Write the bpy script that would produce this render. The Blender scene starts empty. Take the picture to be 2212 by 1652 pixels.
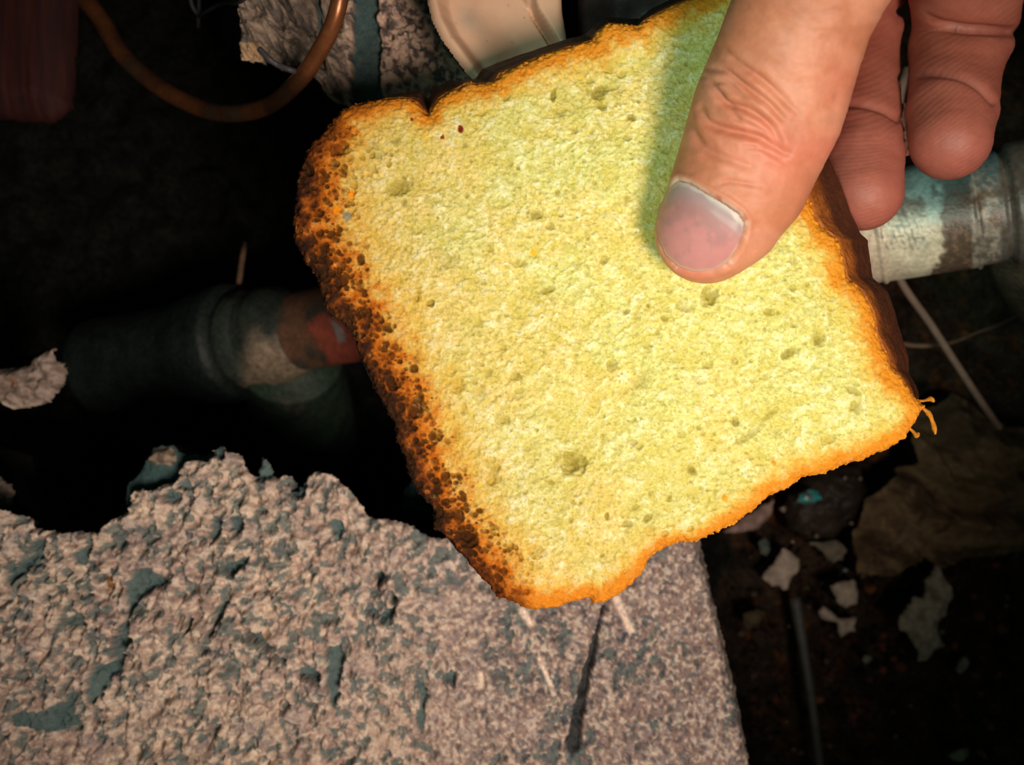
import bpy, bmesh, math, random
import numpy as np
from mathutils import Vector
rng = np.random.default_rng(7); random.seed(7)
S = 0.01                       # all lengths below are centimetres
F, CX, CY, D = 2000.0, 1106.0, 826.0, 15.4   # focal length in pixels, frame centre, camera height over the bread
C = bpy.context.scene.collection

# ------------------------------------------------------------ camera, world, lights, exposure
sc = bpy.context.scene
cam = bpy.data.cameras.new('camera'); co = bpy.data.objects.new('camera', cam); C.objects.link(co)
co.location = (0, 0, D*S); cam.sensor_width = 36; cam.lens = 36*F/2212
cam.clip_start = 0.005; cam.clip_end = 20
cam.dof.use_dof = True; cam.dof.focus_distance = 0.156; cam.dof.aperture_fstop = 26
sc.camera = co
w = bpy.data.worlds.new('world'); sc.world = w; w.use_nodes = True
w.node_tree.nodes['Background'].inputs[0].default_value = (0.5, 0.85, 0.7, 1)
w.node_tree.nodes['Background'].inputs[1].default_value = 0.035
sc.view_settings.view_transform = 'Standard'; sc.view_settings.look = 'None'
sc.view_settings.exposure = 0.0; sc.view_settings.gamma = 1; sc.view_settings.use_curve_mapping = False
def lamp(name, kind, loc, target, power, color, size, **kw):
    l = bpy.data.lights.new(name, kind); l.energy = power; l.color = color
    if kind == 'AREA': l.shape = 'DISK'; l.size = size*S
    else: l.shadow_soft_size = size*S
    for k, v in kw.items(): setattr(l, k, v)
    o = bpy.data.objects.new(name, l); C.objects.link(o)
    o.location = Vector(loc)*S
    o.rotation_euler = (Vector(target)-Vector(loc)).to_track_quat('-Z', 'Y').to_euler()
    return o
lamp('work_lamp', 'SPOT', (9.4, -9.8, 29.5), (.8, -2.4, 0), 5.5, (1.0, 0.84, 0.71), 4.6, spot_size=math.radians(60), spot_blend=1.0)
lamp('cool_fill', 'SPOT', (-7, -4, 30), (4.6, 3.0, 0), 2.2, (0.58, 1.0, 0.84), 2, spot_size=math.radians(27), spot_blend=1.0)  # added fill spot, lifts and cools the thumb's shadow on the bread

# ------------------------------------------------------------ helpers
def W(px, py, z):              # point of the place that stands at height z (cm)
    px = np.asarray(px, float); py = np.asarray(py, float); z = np.asarray(z, float)
    k = (D - z)/F
    return np.stack([(px-CX)*k, (CY-py)*k, z+0*px], -1)
def lat(seed): return np.random.default_rng(seed).random((256, 256)).astype(np.float32)
_l = {}
def vn(x, y, seed=0):
    if seed not in _l: _l[seed] = lat(seed+100)
    t = _l[seed]; xi = np.floor(x).astype(int); yi = np.floor(y).astype(int)
    fx = x-xi; fy = y-yi; fx = fx*fx*(3-2*fx); fy = fy*fy*(3-2*fy)
    a = t[xi & 255, yi & 255]; b = t[(xi+1) & 255, yi & 255]; c = t[xi & 255, (yi+1) & 255]; d = t[(xi+1) & 255, (yi+1) & 255]
    return (a*(1-fx)+b*fx)*(1-fy)+(c*(1-fx)+d*fx)*fy
def fbm(x, y, s, o=4, seed=0, g=0.5):
    r = 0; a = 1; n = 0
    for i in range(o):
        r = r+a*vn(x/s+13.7*i, y/s+5.1*i, seed+i); n += a; a *= g; s = s/2.03
    return r/n
def ss(a, b, x):
    t = np.clip((x-a)/(b-a), 0, 1); return t*t*(3-2*t)
def mixc(a, b, t): return np.asarray(a)*(1-t[..., None])+np.asarray(b)*t[..., None]
def polysdf(X, Y, P, extra=None):
    P = np.asarray(P, float); n = len(P); best = np.full(X.shape, 1e18); ins = np.zeros(X.shape, bool)
    E = None if extra is None else np.zeros(X.shape+(len(extra[0]),))
    for i in range(n):
        a = P[i]; b = P[(i+1) % n]; ab = b-a; L = max(ab@ab, 1e-9)
        t = np.clip(((X-a[0])*ab[0]+(Y-a[1])*ab[1])/L, 0, 1)
        d = (X-a[0]-t*ab[0])**2+(Y-a[1]-t*ab[1])**2
        m = d < best; best = np.where(m, d, best)
        if extra is not None:
            ea = np.asarray(extra[i]); eb = np.asarray(extra[(i+1) % n])
            E[m] = (ea+(eb-ea)*t[..., None])[m]
        c = (a[1] > Y) != (b[1] > Y)
        xc = a[0]+(Y-a[1])*(b[0]-a[0])/(b[1]-a[1]+1e-12)
        ins ^= c & (X < xc)
    d = np.sqrt(best)*np.where(ins, 1, -1)
    return (d, E) if extra is not None else d
def pathdist(X, Y, P, widths=None):
    best = np.full(X.shape, 1e18); T = np.zeros(X.shape); P = np.asarray(P, float); n = len(P)-1
    for i in range(n):
        a = P[i]; ab = P[i+1]-a; t = np.clip(((X-a[0])*ab[0]+(Y-a[1])*ab[1])/max(ab@ab, 1e-9), 0, 1)
        d = (X-a[0]-t*ab[0])**2+(Y-a[1]-t*ab[1])**2; m = d < best
        best = np.where(m, d, best); T = np.where(m, (i+t)/n, T)
    return np.sqrt(best), T
def mesh(name, V, faces, m, parent=None, col=None, smooth=True):
    me = bpy.data.meshes.new(name); me.from_pydata((np.asarray(V)*S).tolist(), [], faces)
    if col is not None:
        at = me.color_attributes.new('col', 'FLOAT_COLOR', 'POINT')
        c = np.ones((len(V), 4), np.float32); c[:, :3] = np.clip(col, 0, 1); at.data.foreach_set('color', c.ravel())
    if smooth: me.polygons.foreach_set('use_smooth', np.ones(len(me.polygons), bool))
    me.materials.append(m); me.update()
    o = bpy.data.objects.new(name, me); C.objects.link(o); o.parent = parent
    return o
def empty(name, loc=(0, 0, 0)):
    o = bpy.data.objects.new(name, None); C.objects.link(o); o.empty_display_size = .01; return o
def tag(o, label=None, cat=None, group=None, kind=None):
    for k, v in (('label', label), ('category', cat), ('group', group), ('kind', kind)):
        if v: o[k] = v
    return o
def mat(name, base=None, rough=.8, noise=(), bump=(), spec=.3, metal=0, sss=0, sssr=(1, .3, .15), coat=0, trans=0, stretch=None):
    m = bpy.data.materials.new(name); m.use_nodes = True; N = m.node_tree.nodes; L = m.node_tree.links; b = N['Principled BSDF']
    if base is None:
        a = N.new('ShaderNodeAttribute'); a.attribute_name = 'col'; out = a.outputs['Color']
    else:
        r = N.new('ShaderNodeRGB'); r.outputs[0].default_value = (*base, 1); out = r.outputs[0]
    tc = N.new('ShaderNodeTexCoord'); vec = tc.outputs['Object']
    if stretch:
        mp = N.new('ShaderNodeMapping'); mp.inputs['Scale'].default_value = stretch[:3]; mp.inputs['Rotation'].default_value = (0, 0, stretch[3]); L.new(vec, mp.inputs[0]); vec = mp.outputs[0]
    for sc_, amt in noise:       # multiplies the colour by 1 +- amt
        n = N.new('ShaderNodeTexNoise'); n.inputs['Scale'].default_value = sc_; n.inputs['Detail'].default_value = 4; L.new(vec, n.inputs['Vector'])
        mr = N.new('ShaderNodeMapRange'); mr.inputs[1].default_value = .3; mr.inputs[2].default_value = .7; mr.inputs[3].default_value = 1-amt; mr.inputs[4].default_value = 1+amt; L.new(n.outputs[0], mr.inputs[0])
        mx = N.new('ShaderNodeVectorMath'); mx.operation = 'SCALE'; L.new(out, mx.inputs[0]); L.new(mr.outputs[0], mx.inputs['Scale']); out = mx.outputs[0]
    L.new(out, b.inputs['Base Color'])
    nrm = None
    for sc_, dist in bump:
        n = N.new('ShaderNodeTexNoise'); n.inputs['Scale'].default_value = sc_; n.inputs['Detail'].default_value = 4; L.new(vec, n.inputs['Vector'])
        bp = N.new('ShaderNodeBump'); bp.inputs['Strength'].default_value = 1; bp.inputs['Distance'].default_value = dist*S; L.new(n.outputs[0], bp.inputs['Height'])
        if nrm: L.new(nrm, bp.inputs['Normal'])
        nrm = bp.outputs[0]
    if nrm: L.new(nrm, b.inputs['Normal'])
    b.inputs['Roughness'].default_value = rough; b.inputs['Specular IOR Level'].default_value = spec; b.inputs['Metallic'].default_value = metal
    if sss:
        b.inputs['Subsurface Weight'].default_value = sss; b.inputs['Subsurface Radius'].default_value = sssr; b.inputs['Subsurface Scale'].default_value = .0022
    if coat: b.inputs['Coat Weight'].default_value = coat; b.inputs['Coat Roughness'].default_value = .25
    if trans: b.inputs['Transmission Weight'].default_value = trans
    return m
def slab(name, outline, z, step, hf, cf, thick, m, parent=None, rag=0, ragf=12, skirt=(.1, .08, .07), extra=None, inset=0, lean=(0, 0)):
    """a relief: a grid cut along an outline, its edge folded down as a wall and closed below"""
    P = np.asarray(outline, float); lo = P.min(0)-3*step; hi = P.max(0)+3*step
    xs = np.arange(lo[0], hi[0], step); ys = np.arange(lo[1], hi[1], step); X, Y = np.meshgrid(xs, ys, indexing='ij')
    r = polysdf(X, Y, P, extra); d, E = r if extra is not None else (r, None)
    if rag: d = d+(fbm(X, Y, ragf, 3, 40, .65)-.5)*2*rag
    gx, gy = np.gradient(d, step); gl = np.maximum(np.hypot(gx, gy), .35)
    ok = d > -.72*step; n1 = d > 0
    cell = ok[:-1, :-1] & ok[1:, :-1] & ok[1:, 1:] & ok[:-1, 1:] & (n1[:-1, :-1] | n1[1:, :-1] | n1[1:, 1:] | n1[:-1, 1:])
    mv = np.where(d < 0, -d/gl, 0); mv = np.clip(mv, 0, step)
    X = X+gx/gl*mv; Y = Y+gy/gl*mv; d = np.maximum(d, 0)
    Z0 = z(X, Y) if callable(z) else np.full(X.shape, float(z))
    args = (X, Y, d) if E is None else (X, Y, d, E)
    H, aux = hf(*args) if hf else (np.zeros(X.shape), None)
    V = W(X, Y, Z0); V[..., 2] += H
    col = cf(*args, H, aux)
    idx = -np.ones(X.shape, int); ci, cj = np.nonzero(cell)
    used = np.zeros(X.shape, bool)
    for a, b in ((0, 0), (1, 0), (1, 1), (0, 1)): used[ci+a, cj+b] = True
    idx[used] = np.arange(used.sum())
    # y runs down in the picture, so this order faces up
    Q = np.stack([idx[ci, cj], idx[ci, cj+1], idx[ci+1, cj+1], idx[ci+1, cj]], 1)
    V = V[used]; col = np.broadcast_to(col, X.shape+(3,))[used]
    e = np.concatenate([Q[:, [k, (k+1) % 4]] for k in range(4)]); key = set(map(tuple, e.tolist()))
    bd = [t for t in key if (t[1], t[0]) not in key]; nx = {}
    for a, b in bd: nx.setdefault(a, []).append(b)
    faces = Q.tolist(); VV = [V]; CC = [col]; base = len(V)
    cen = V.mean(0)
    while nx:
        a = next(iter(nx)); loop = [a]
        while True:
            cur = loop[-1]
            if cur not in nx: break
            b = nx[cur].pop(); 
            if not nx[cur]: del nx[cur]
            if b == loop[0]: break
            loop.append(b)
        if len(loop) < 3: continue
        n = len(loop); low = V[loop].copy(); low[:, :2] = cen[:2]+(low[:, :2]-cen[:2])*(1-inset); low[:, :2] += np.array(lean); low[:, 2] -= thick
        mid = V[loop]*1.; 
        for i in range(n):
            j = (i+1) % n
            faces.append([base+j, base+i, base+n+i, base+n+j])
        faces.append([base+n+i for i in range(n)][::-1])
        VV += [mid, low]; CC += [np.broadcast_to(skirt, (n, 3))]*2; base += 2*n
    return mesh(name, np.concatenate(VV), faces, m, parent, np.concatenate(CC))
def spline(P, n):
    P = np.asarray(P, float); Q = np.vstack([2*P[0]-P[1], P, 2*P[-1]-P[-2]]); out = []
    for i in range(1, len(Q)-2):
        for t in np.linspace(0, 1, n, endpoint=False):
            a, b, c, d = Q[i-1:i+3]; out.append(.5*((2*b)+(-a+c)*t+(2*a-5*b+4*c-d)*t*t+(-a+3*b-3*c+d)*t**3))
    out.append(P[-1]); return np.array(out)
def tube(name, pts, rad, m, parent=None, seg=24, n=8, cf=None, rough=0, close=True):
    P = spline(np.hstack([np.asarray(pts, float), np.broadcast_to(np.asarray(rad, float).reshape(-1, 1), (len(pts), 1))]), n)
    c = P[:, :3]; r = P[:, 3]; T = np.gradient(c, axis=0); T /= np.linalg.norm(T, axis=1)[:, None]
    u = np.cross(T[0], [0.13, .2, 1.]); V = []
    th = np.linspace(0, 2*np.pi, seg, endpoint=False)
    for i in range(len(c)):
        u = u-T[i]*(u@T[i]); u /= np.linalg.norm(u); v = np.cross(T[i], u)
        rr = r[i]*(1+rough*(fbm(np.cos(th)*3+50, np.sin(th)*3+i*.35, 1., 3, 9)-.5)) if rough else np.full(seg, r[i])
        V.append(c[i]+rr[:, None]*(np.cos(th)[:, None]*u+np.sin(th)[:, None]*v))
    V = np.array(V); k = len(c)
    f = [[i*seg+j, i*seg+(j+1) % seg, (i+1)*seg+(j+1) % seg, (i+1)*seg+j] for i in range(k-1) for j in range(seg)]
    if close: f += [list(range(seg))[::-1], [(k-1)*seg+j for j in range(seg)]]
    V = V.reshape(-1, 3); col = cf(V, np.repeat(np.linspace(0, 1, k), seg), np.tile(th, k)) if cf else None
    return mesh(name, V, f, m, parent, col)
def box(name, lo, hi, m, parent=None):
    x0, y0, z0 = lo; x1, y1, z1 = hi
    V = [(x0, y0, z0), (x1, y0, z0), (x1, y1, z0), (x0, y1, z0), (x0, y0, z1), (x1, y0, z1), (x1, y1, z1), (x0, y1, z1)]
    return mesh(name, V, [[0, 3, 2, 1], [4, 5, 6, 7], [0, 1, 5, 4], [1, 2, 6, 5], [2, 3, 7, 6], [3, 0, 4, 7]], m, parent, smooth=False)

# ------------------------------------------------------------ materials
M = dict(
    crumb=mat('bread_crumb', None, .9, [(2600, .14), (1200, .1)], [(2600, .010)], .08),
    crust=mat('bread_crust', None, .6, [(1500, .3), (400, .2)], [(1300, .03), (500, .04)], .35),
    skin=mat('skin', None, .55, [(1500, .03), (260, .05)], [(1500, .0035), (420, .004)], .42, sss=.35),
    nail=mat('fingernail', None, .4, [(700, .03)], [(900, .001)], .35, sss=.2),
    plaster=mat('rough_plaster', None, .85, [(1900, .16), (600, .1)], [(1500, .02), (500, .02)], .2),
    wet=mat('damp_surface', None, .55, [(700, .35), (150, .3)], [(900, .03), (250, .05)], .35),
    pipe=mat('weathered_copper', None, .38, [(900, .22), (240, .18)], [(1200, .008), (300, .012)], .45, metal=.08),
    tubec=mat('brown_copper', None, .36, [(700, .15), (160, .15)], [(800, .003)], .5, metal=.6),
    plastic=mat('cream_plastic', None, .42, [(400, .04), (60, .04)], [(900, .0015)], .4),
    leather=mat('dark_leather', None, .5, [(500, .2)], [(1500, .008), (400, .01)], .4),
    soil=mat('dark_soil', None, .9, [(500, .5), (120, .5)], [(700, .06), (200, .1)], .05),
    wood=mat('old_wood', None, .7, [(500, .2)], [(600, .01)], .2, stretch=(1, .12, 1, 0)),
    rock=mat('cavity_rock', (.012, .013, .011), .95, [(120, .5), (30, .4)], [(200, .1), (60, .2)], .05),
    glass=mat('shard_glass', (.5, .62, .6), .06, [(300, .2)], [], .8, trans=.5),
    teal=mat('teal_glaze', None, .12, [(900, .4)], [(700, .02)], .8, coat=1),
)

# ------------------------------------------------------------ setting: floor and walls of the hole
FZ = -26.
def soilh(X, Y, d):
    h = (fbm(X, Y, 260, 3, 1)-.5)*2.2+(fbm(X, Y, 42, 4, 5)-.5)*1.1
    return h, None
def soilc(X, Y, d, H, a):
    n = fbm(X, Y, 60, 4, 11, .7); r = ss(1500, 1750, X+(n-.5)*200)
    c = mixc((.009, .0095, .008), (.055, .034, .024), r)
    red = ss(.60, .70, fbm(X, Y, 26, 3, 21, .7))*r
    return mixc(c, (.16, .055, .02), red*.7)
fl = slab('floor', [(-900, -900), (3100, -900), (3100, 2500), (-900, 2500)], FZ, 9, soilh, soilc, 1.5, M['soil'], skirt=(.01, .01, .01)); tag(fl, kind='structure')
for nm, lo, hi in (('wall_left', (-43, -36, -28), (-41, 36, -4)), ('wall_right', (40, -36, -28), (42, 36, -6)), ('wall_back', (-43, 34, -28), (42, 36, -4)), ('wall_front', (-43, -36, -28), (42, -34, -8))):
    tag(box(nm, lo, hi, M['rock']), kind='structure')

# ------------------------------------------------------------ the bread slice
# outline of the cut face: x, y, width of the browned rim, how dark it is (1 burnt), outer crust x, y at the back of the slice (or none)
BO = [(735,228,70,.72),(760,217,60,.7),(800,209,55,.65),(833,203,48,.6),(863,202,42,.5),(883,204,40,.45),(900,213,40,.45),(912,228,36,.4),(923,241,34,.4),(930,227,34,.4),(946,205,36,.42),(966,190,40,.42),(993,178,40,.4),(1016,167,40,.42),(1032,172,42,.42),(1066,170,44,.42),(1080,150,44,.42),(1121,133,46,.4),(1172,110,50,.38),(1233,90,50,.36),(1284,77,55,.36),(1291,61,60,.36),(1318,41,66,.36),(1352,44,60,.38),(1379,47,46,.42),(1400,30,42,.45),(1440,10,48,.5),(1500,-14,50,.5),(1570,-36,40,.45),(1625,-30,34,.4),(1650,20,34,.4),(1680,130,34,.4),(1720,280,40,.4),(1757,419,44,.4),(1769,465,46,.42),(1790,491,50,.45),(1816,510,48,.42),(1830,554,46,.4),(1836,592,52,.42),(1871,622,54,.45),(1896,668,50,.42),(1905,723,50,.45),(1924,757,48,.45),(1932,787,52,.5),(1953,806,56,.48),(1978,846,44,.38),(1996,868,38,.36),(2009,876,40,.36),(1999,893,36,.4),(1985,914,36,.42),(1964,949,38,.42),(1925,975,40,.42),(1899,981,40,.4),(1872,997,40,.38),(1833,1005,40,.38),(1794,1024,42,.38),(1742,1034,42,.36),(1699,1063,40,.34),(1673,1072,40,.34),(1642,1097,38,.32),(1612,1119,36,.32),(1569,1146,34,.32),(1538,1160,30,.32),(1499,1177,28,.32),(1473,1174,28,.3),(1421,1197,32,.3),(1404,1219,36,.32),(1395,1238,40,.34),(1369,1267,46,.34),(1343,1288,48,.34),(1313,1306,46,.34),(1284,1310,40,.32),(1278,1298,36,.32),(1239,1307,40,.38),(1200,1319,52,.45),(1148,1324,62,.55),(1124,1311,70,.7),(1098,1302,78,.78),(1073,1294,84,.84),(1060,1273,88,.86),(1039,1256,90,.88),(1022,1235,90,.9),(997,1205,92,.94),(971,1177,96,1),(955,1158,100,1),(933,1146,100,1),(936,1112,100,1),(925,1091,100,1),(899,1065,104,1),(878,1023,106,1),(869,985,110,1),(853,955,112,1),(848,913,114,1),(831,891,116,1),(819,866,116,1),(802,832,116,1),(785,798,114,1),(772,769,112,1),(759,726,110,1),(738,697,112,1),(721,688,114,1),(710,683,114,1),(697,660,118,1),(683,616,120,1),(678,593,120,1),(665,577,120,1),(650,556,120,1),(640,536,120,1),(630,516,120,1),(627,483,120,1),(632,443,116,1),(637,390,112,.98),(641,366,106,.95),(653,330,100,.92),(667,303,94,.88),(697,280,86,.82),(713,253,78,.76)]
BB = {12:(941,184),16:(1036,147),17:(1080,131),18:(1140,110),19:(1205,88),20:(1262,72),23:(1352,34),26:(1440,-4),28:(1575,-60),29:(1660,-50),31:(1740,160),32:(1785,305),33:(1833,402),34:(1850,450),35:(1871,499),37:(1892,560),39:(1926,630),40:(1940,670),41:(1951,702),42:(1973,774),44:(1987,838),5:(884,195),6:(908,191),9:(930,187),46:(1985,858),4:(850,200)}
BO = [tuple(map(float, b)) for b in BO]
bread = empty('bread_slice')
tag(bread, 'slice of yellow bread with orange and burnt crust held by thumb', 'bread')
THK = 1.45
PO = [(672,300)]
def pores():
    L = [(862,405,30,17,-.3,1),(735,610,19,14,-.3,1.5),(899,878,18,33,.3,1.2),(1240,1000,33,28,0,1),(1205,990,10,8,0,.9),(1062,1035,20,18,0,.9),(990,835,17,19,0,.7),(968,870,7,15,.1,1),(1000,885,8,17,.1,.8),(985,935,9,17,.1,.7),(1535,640,22,24,.6,1),(1480,662,20,15,.3,.6),(1125,570,16,9,0,.8),(1060,540,10,6,0,1),(1845,845,26,8,.5,1),(1769,732,14,17,0,1),(1848,880,15,15,0,.8),(1712,624,9,10,0,1),(1706,762,27,11,-.4,1),(735,322,22,14,-.5,1.6),(1195,205,7,16,.2,1.2),(1290,200,22,15,-.4,1.1),(1275,175,10,8,0,.9),(1325,188,18,6,-.3,.9),(1355,298,11,8,0,1),(1160,465,17,12,0,1),(1190,490,12,9,0,.9),(1182,627,24,8,-.3,1.1),(845,833,13,17,-.3,2),(1013,1165,24,20,.4,2),(1020,1195,14,9,0,1.6),(930,655,9,10,0,1.5),(1665,895,30,7,-.7,1),(1620,940,40,10,-.6,.8),(1160,1190,20,16,.5,.7),(1310,1115,6,9,0,1.3),(1660,675,14,9,.2,1),(1400,660,5,5,0,1.8),(665,365,13,17,-.4,2),(780,560,9,14,0,1.6),(700,540,9,7,0,1.5),(790,530,10,7,0,.9),(717,505,9,8,0,1.4),(704,530,8,8,0,1.8),(935,940,11,17,.1,1.1),(962,1030,11,13,.1,1.3),(985,1115,10,10,0,1.2),(960,1085,12,9,0,1.5),(940,1040,8,9,0,1.5),(752,287,8,5,0,1.2),(705,290,10,6,0,1.5),(720,335,6,6,0,1.2),(1100,860,16,9,-.4,.6),(1035,850,18,20,0,.5),(1120,850,22,14,-.5,.6),(1380,825,24,16,-.5,.6),(1530,790,14,10,0,.8),(1585,1130,12,8,0,.8),(1790,950,20,10,-.3,.7),(1210,240,16,12,0,.6),(960,560,16,24,0,.5),(800,310,14,22,0,.5),(855,305,12,8,0,.9)]
    r = np.random.default_rng(3)
    for _ in range(7500):
        x = r.uniform(620, 2010); y = r.uniform(-40, 1330); s = 1.9+r.pareto(2.7)*2.0; s = min(s, 14)
        a = r.normal(-.35, .6); e = r.uniform(.5, 1); L.append((x, y, s, s*e, a, r.uniform(.4, 1.15)))
    for _ in range(900):           # a denser ring of bubbles along the burnt side
        t = r.uniform(0, 1); i = int(r.integers(76, len(BO))); b = BO[i]; cx, cy = 1250, 700
        q = r.uniform(0.01, .2); x = b[0]+(cx-b[0])*q+r.normal(0, 9); y = b[1]+(cy-b[1])*q+r.normal(0, 9)
        s = r.uniform(2.5, 9); L.append((x, y, s, s*r.uniform(.7, 1.1), r.uniform(-.6, .6), r.uniform(.7, 1.5)))
    return L
def breadh(X, Y, d, E):
    x0, y0 = X[0, 0], Y[0, 0]; st = X[5, 5]-X[4, 5]; st = 2.1
    pit = np.zeros(X.shape); pm = np.zeros(X.shape)
    for (px, py, a, b, an, dep) in pores():
        R = max(a, b)*1.5+3; i0 = int((px-R-x0)/st); i1 = int((px+R-x0)/st)+2; j0 = int((py-R-y0)/st); j1 = int((py+R-y0)/st)+2
        i0 = max(i0, 0); j0 = max(j0, 0)
        if i1 <= i0 or j1 <= j0 or i0 >= X.shape[0] or j0 >= X.shape[1]: continue
        x = X[i0:i1, j0:j1]-px; y = Y[i0:i1, j0:j1]-py
        if x.size == 0: continue
        u = (x*math.cos(an)+y*math.sin(an))/a; v = (-x*math.sin(an)+y*math.cos(an))/b
        rr = np.sqrt(u*u+v*v)+(fbm(X[i0:i1, j0:j1], Y[i0:i1, j0:j1], 9, 2, 31)-.5)*.7
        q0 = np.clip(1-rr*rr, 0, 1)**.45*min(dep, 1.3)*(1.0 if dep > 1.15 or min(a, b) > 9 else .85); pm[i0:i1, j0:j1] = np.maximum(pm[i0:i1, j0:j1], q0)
        q = np.clip(1-rr*rr, 0, 1)**1.0*dep*min(a, b)*(.0042 if min(a, b) > 9 else .0046)
        pit[i0:i1, j0:j1] = np.maximum(pit[i0:i1, j0:j1], q)
    # crumb strands drawn out along a swirl
    u = X*.82+Y*-.42; v = X*.42+Y*.9
    wx = (fbm(X, Y, 70, 3, 60)-.5)*60; wy = (fbm(X, Y, 70, 3, 66)-.5)*60
    st1 = fbm((u+wx)*.6, v+wy, 9, 3, 51, .6); st2 = fbm((u+wx)*.8, v+wy, 30, 3, 55, .55)
    rid = 1-np.abs(fbm(u+wx, v+wy, 16, 3, 71, .6)-.5)*3.2
    h = (st1-.5)*.034+(st2-.5)*.03+(fbm(X, Y, 160, 2, 58)-.5)*.14+(fbm(X, Y, 6, 2, 77)-.5)*.045
    h = h-pit-.16*np.exp(-d/7)-.06*np.exp(-d/25)
    return h, (pit, st1, st2, rid, pm)
def breadc(X, Y, d, E, H, aux):
    pit, s1, s2, rid, pm = aux
    n1 = fbm(X, Y, 120, 4, 80, .55); n2 = fbm(X, Y, 22, 3, 84, .6); n3 = fbm(X, Y, 7, 2, 88)
    g = ss(.36, .64, n1+(X-1250)/2600+(Y-700)/6000)
    c = mixc((.77, .575, .185), (.68, .60, .205), g)
    c = mixc(c, (.86, .77, .44), ss(.5, .68, s1*.5+n2*.25+n3*.25)*.85); c = mixc(c, (.50, .41, .10), ss(.47, .34, s1*.5+n3*.5)*.6)
    c = mixc(c, (.60, .47, .085), ss(.54, .32, s2)*.5)
    c = mixc(c, (.37, .285, .05), np.clip(pm, 0, 1)*.85); c = mixc(c, (.22, .15, .03), ss(.75, 1.1, pm)*.45)  # olive pore walls, darkened further to stand in for shade in the hollows
    wdt = E[..., 0]; dk = E[..., 1]
    t = (d+(n2-.5)*wdt*.8+(n3-.5)*10)/wdt         # 0 at the edge, 1 where the rim ends
    t = t-ss(.0, .08, pit)*.16*dk
    gold = (.72, .42, .06); orange = mixc((.68, .21, .010), (.56, .125, .004), ss(.5, .9, dk)); brown = (.16, .035, .006); black = (.022, .012, .009)
    k = 1-ss(.8, 2.0, t); c = mixc(c, gold, k*.75)
    k = 1-ss(.5, 1.25, t); c = c*(1-k[..., None]*.9)+orange*(k[..., None]*.9)
    k = (1-ss(.15, .72, t))*ss(.42, .85, dk); c = mixc(c, brown, k*.93)
    k = (1-ss(.05, .42, t))*ss(.8, 1, dk); c = mixc(c, black, k*.92)
    k = np.clip(pm, 0, 1)*ss(.6, .95, dk)*(1-ss(.75, 1.25, t)); c = mixc(c, (.045, .018, .005), k*.85)  # burnt pores painted near black in the middle, as shaded holes
    for (x, y, r, cc) in ((995,280,6,(.2,.02,.01)),(955,298,4,(.3,.05,.01)),(890,259,3.5,(.2,.04,.02)),(1152,543,6,(.9,.42,.03)),(758,420,8,(.85,.3,.02)),(728,453,8,(.85,.28,.01)),(918,295,4,(.85,.5,.05)),(1580,1140,5,(.7,.3,.03)),(1672,1000,5,(.7,.3,.03)),(1565,1075,6,(.75,.35,.03)),(750,468,9,(.3,.26,.16))):
        q = np.hypot(X-x, (Y-y)*.8)+(n3-.5)*5; c = mixc(c, cc, 1-ss(r*.7, r*1.3, q))
    c = mixc(c, (.45, .36, .16), ss(.66, .8, n3)*ss(.55, .75, n2)*.35)
    return c
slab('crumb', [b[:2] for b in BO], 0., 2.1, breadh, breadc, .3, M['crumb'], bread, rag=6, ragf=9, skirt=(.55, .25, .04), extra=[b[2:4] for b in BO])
# crust: a wall from just inside the cut edge back to the rear face
PA = np.array([b[:2] for b in BO]); n = len(PA)
A3 = W(PA[:, 0], PA[:, 1], 0.)
B3 = A3.copy(); B3[:, 2] = -THK
off = np.zeros((n, 2)); ks = sorted(BB)
for k in ks: off[k] = W(*BB[k], -THK)[:2]-A3[k, :2]
def fill(a, b):
    for j in range(a+1, b): t = (j-a)/(b-a); off[j] = off[a]*(1-t)+off[b]*t
for a, b in zip(ks, ks[1:]): fill(a, b)
for q, s in ((46, 1), (4, -1)):
    for j in range(1, 5): off[(q+s*j) % n] = off[q]*(1-j/5)
B3[:, :2] += off
cc = A3.mean(0)
def resamp(A, m=10):
    out = []
    for i in range(len(A)):
        for t in range(m): out.append(A[i]*(1-t/m)+A[(i+1) % len(A)]*t/m)
    return np.array(out)
A = resamp(A3); B = resamp(B3); dk = resamp(np.array([[b[3]] for b in BO]))[:, 0]; side = np.linalg.norm(resamp(off), axis=1)
nv = len(A); rows = 26; VV = []; CCc = []
tan = np.roll(A, -3, 0)-np.roll(A, 3, 0); nr = np.stack([tan[:, 1], -tan[:, 0], 0*tan[:, 0]], 1); nr /= np.linalg.norm(nr, axis=1)[:, None]
if ((A+nr-cc)**2).sum() < ((A-nr-cc)**2).sum(): nr = -nr
ii = np.arange(nv)
for r_ in range(rows):
    t = r_/(rows-1); p = A*(1-t)+B*t
    ins = (.10 if r_ == 0 else .012)+.12*ss(.85, 1, np.array(t))
    nn = (fbm(ii*1.0, np.full(nv, t*60), 7, 3, 90, .6)-.5)*.035+(fbm(ii*1.0, np.full(nv, t*60), 30, 2, 95)-.5)*.05*min(t*4, 1)
    p = p+nr*(nn-ins)[:, None]; p[:, 2] += -(.27 if r_ == 0 else .17)*(1-t)
    VV.append(p)
    dark = fbm(ii*1.0, np.full(nv, t*60), 14, 3, 97, .6)
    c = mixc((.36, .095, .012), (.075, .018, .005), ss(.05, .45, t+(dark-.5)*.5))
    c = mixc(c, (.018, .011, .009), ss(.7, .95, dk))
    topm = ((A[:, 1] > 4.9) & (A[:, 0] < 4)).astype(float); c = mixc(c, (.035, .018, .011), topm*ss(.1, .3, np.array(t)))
    CCc.append(c)
VV = np.concatenate(VV); CCc = np.concatenate(CCc)
fc = []
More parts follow.
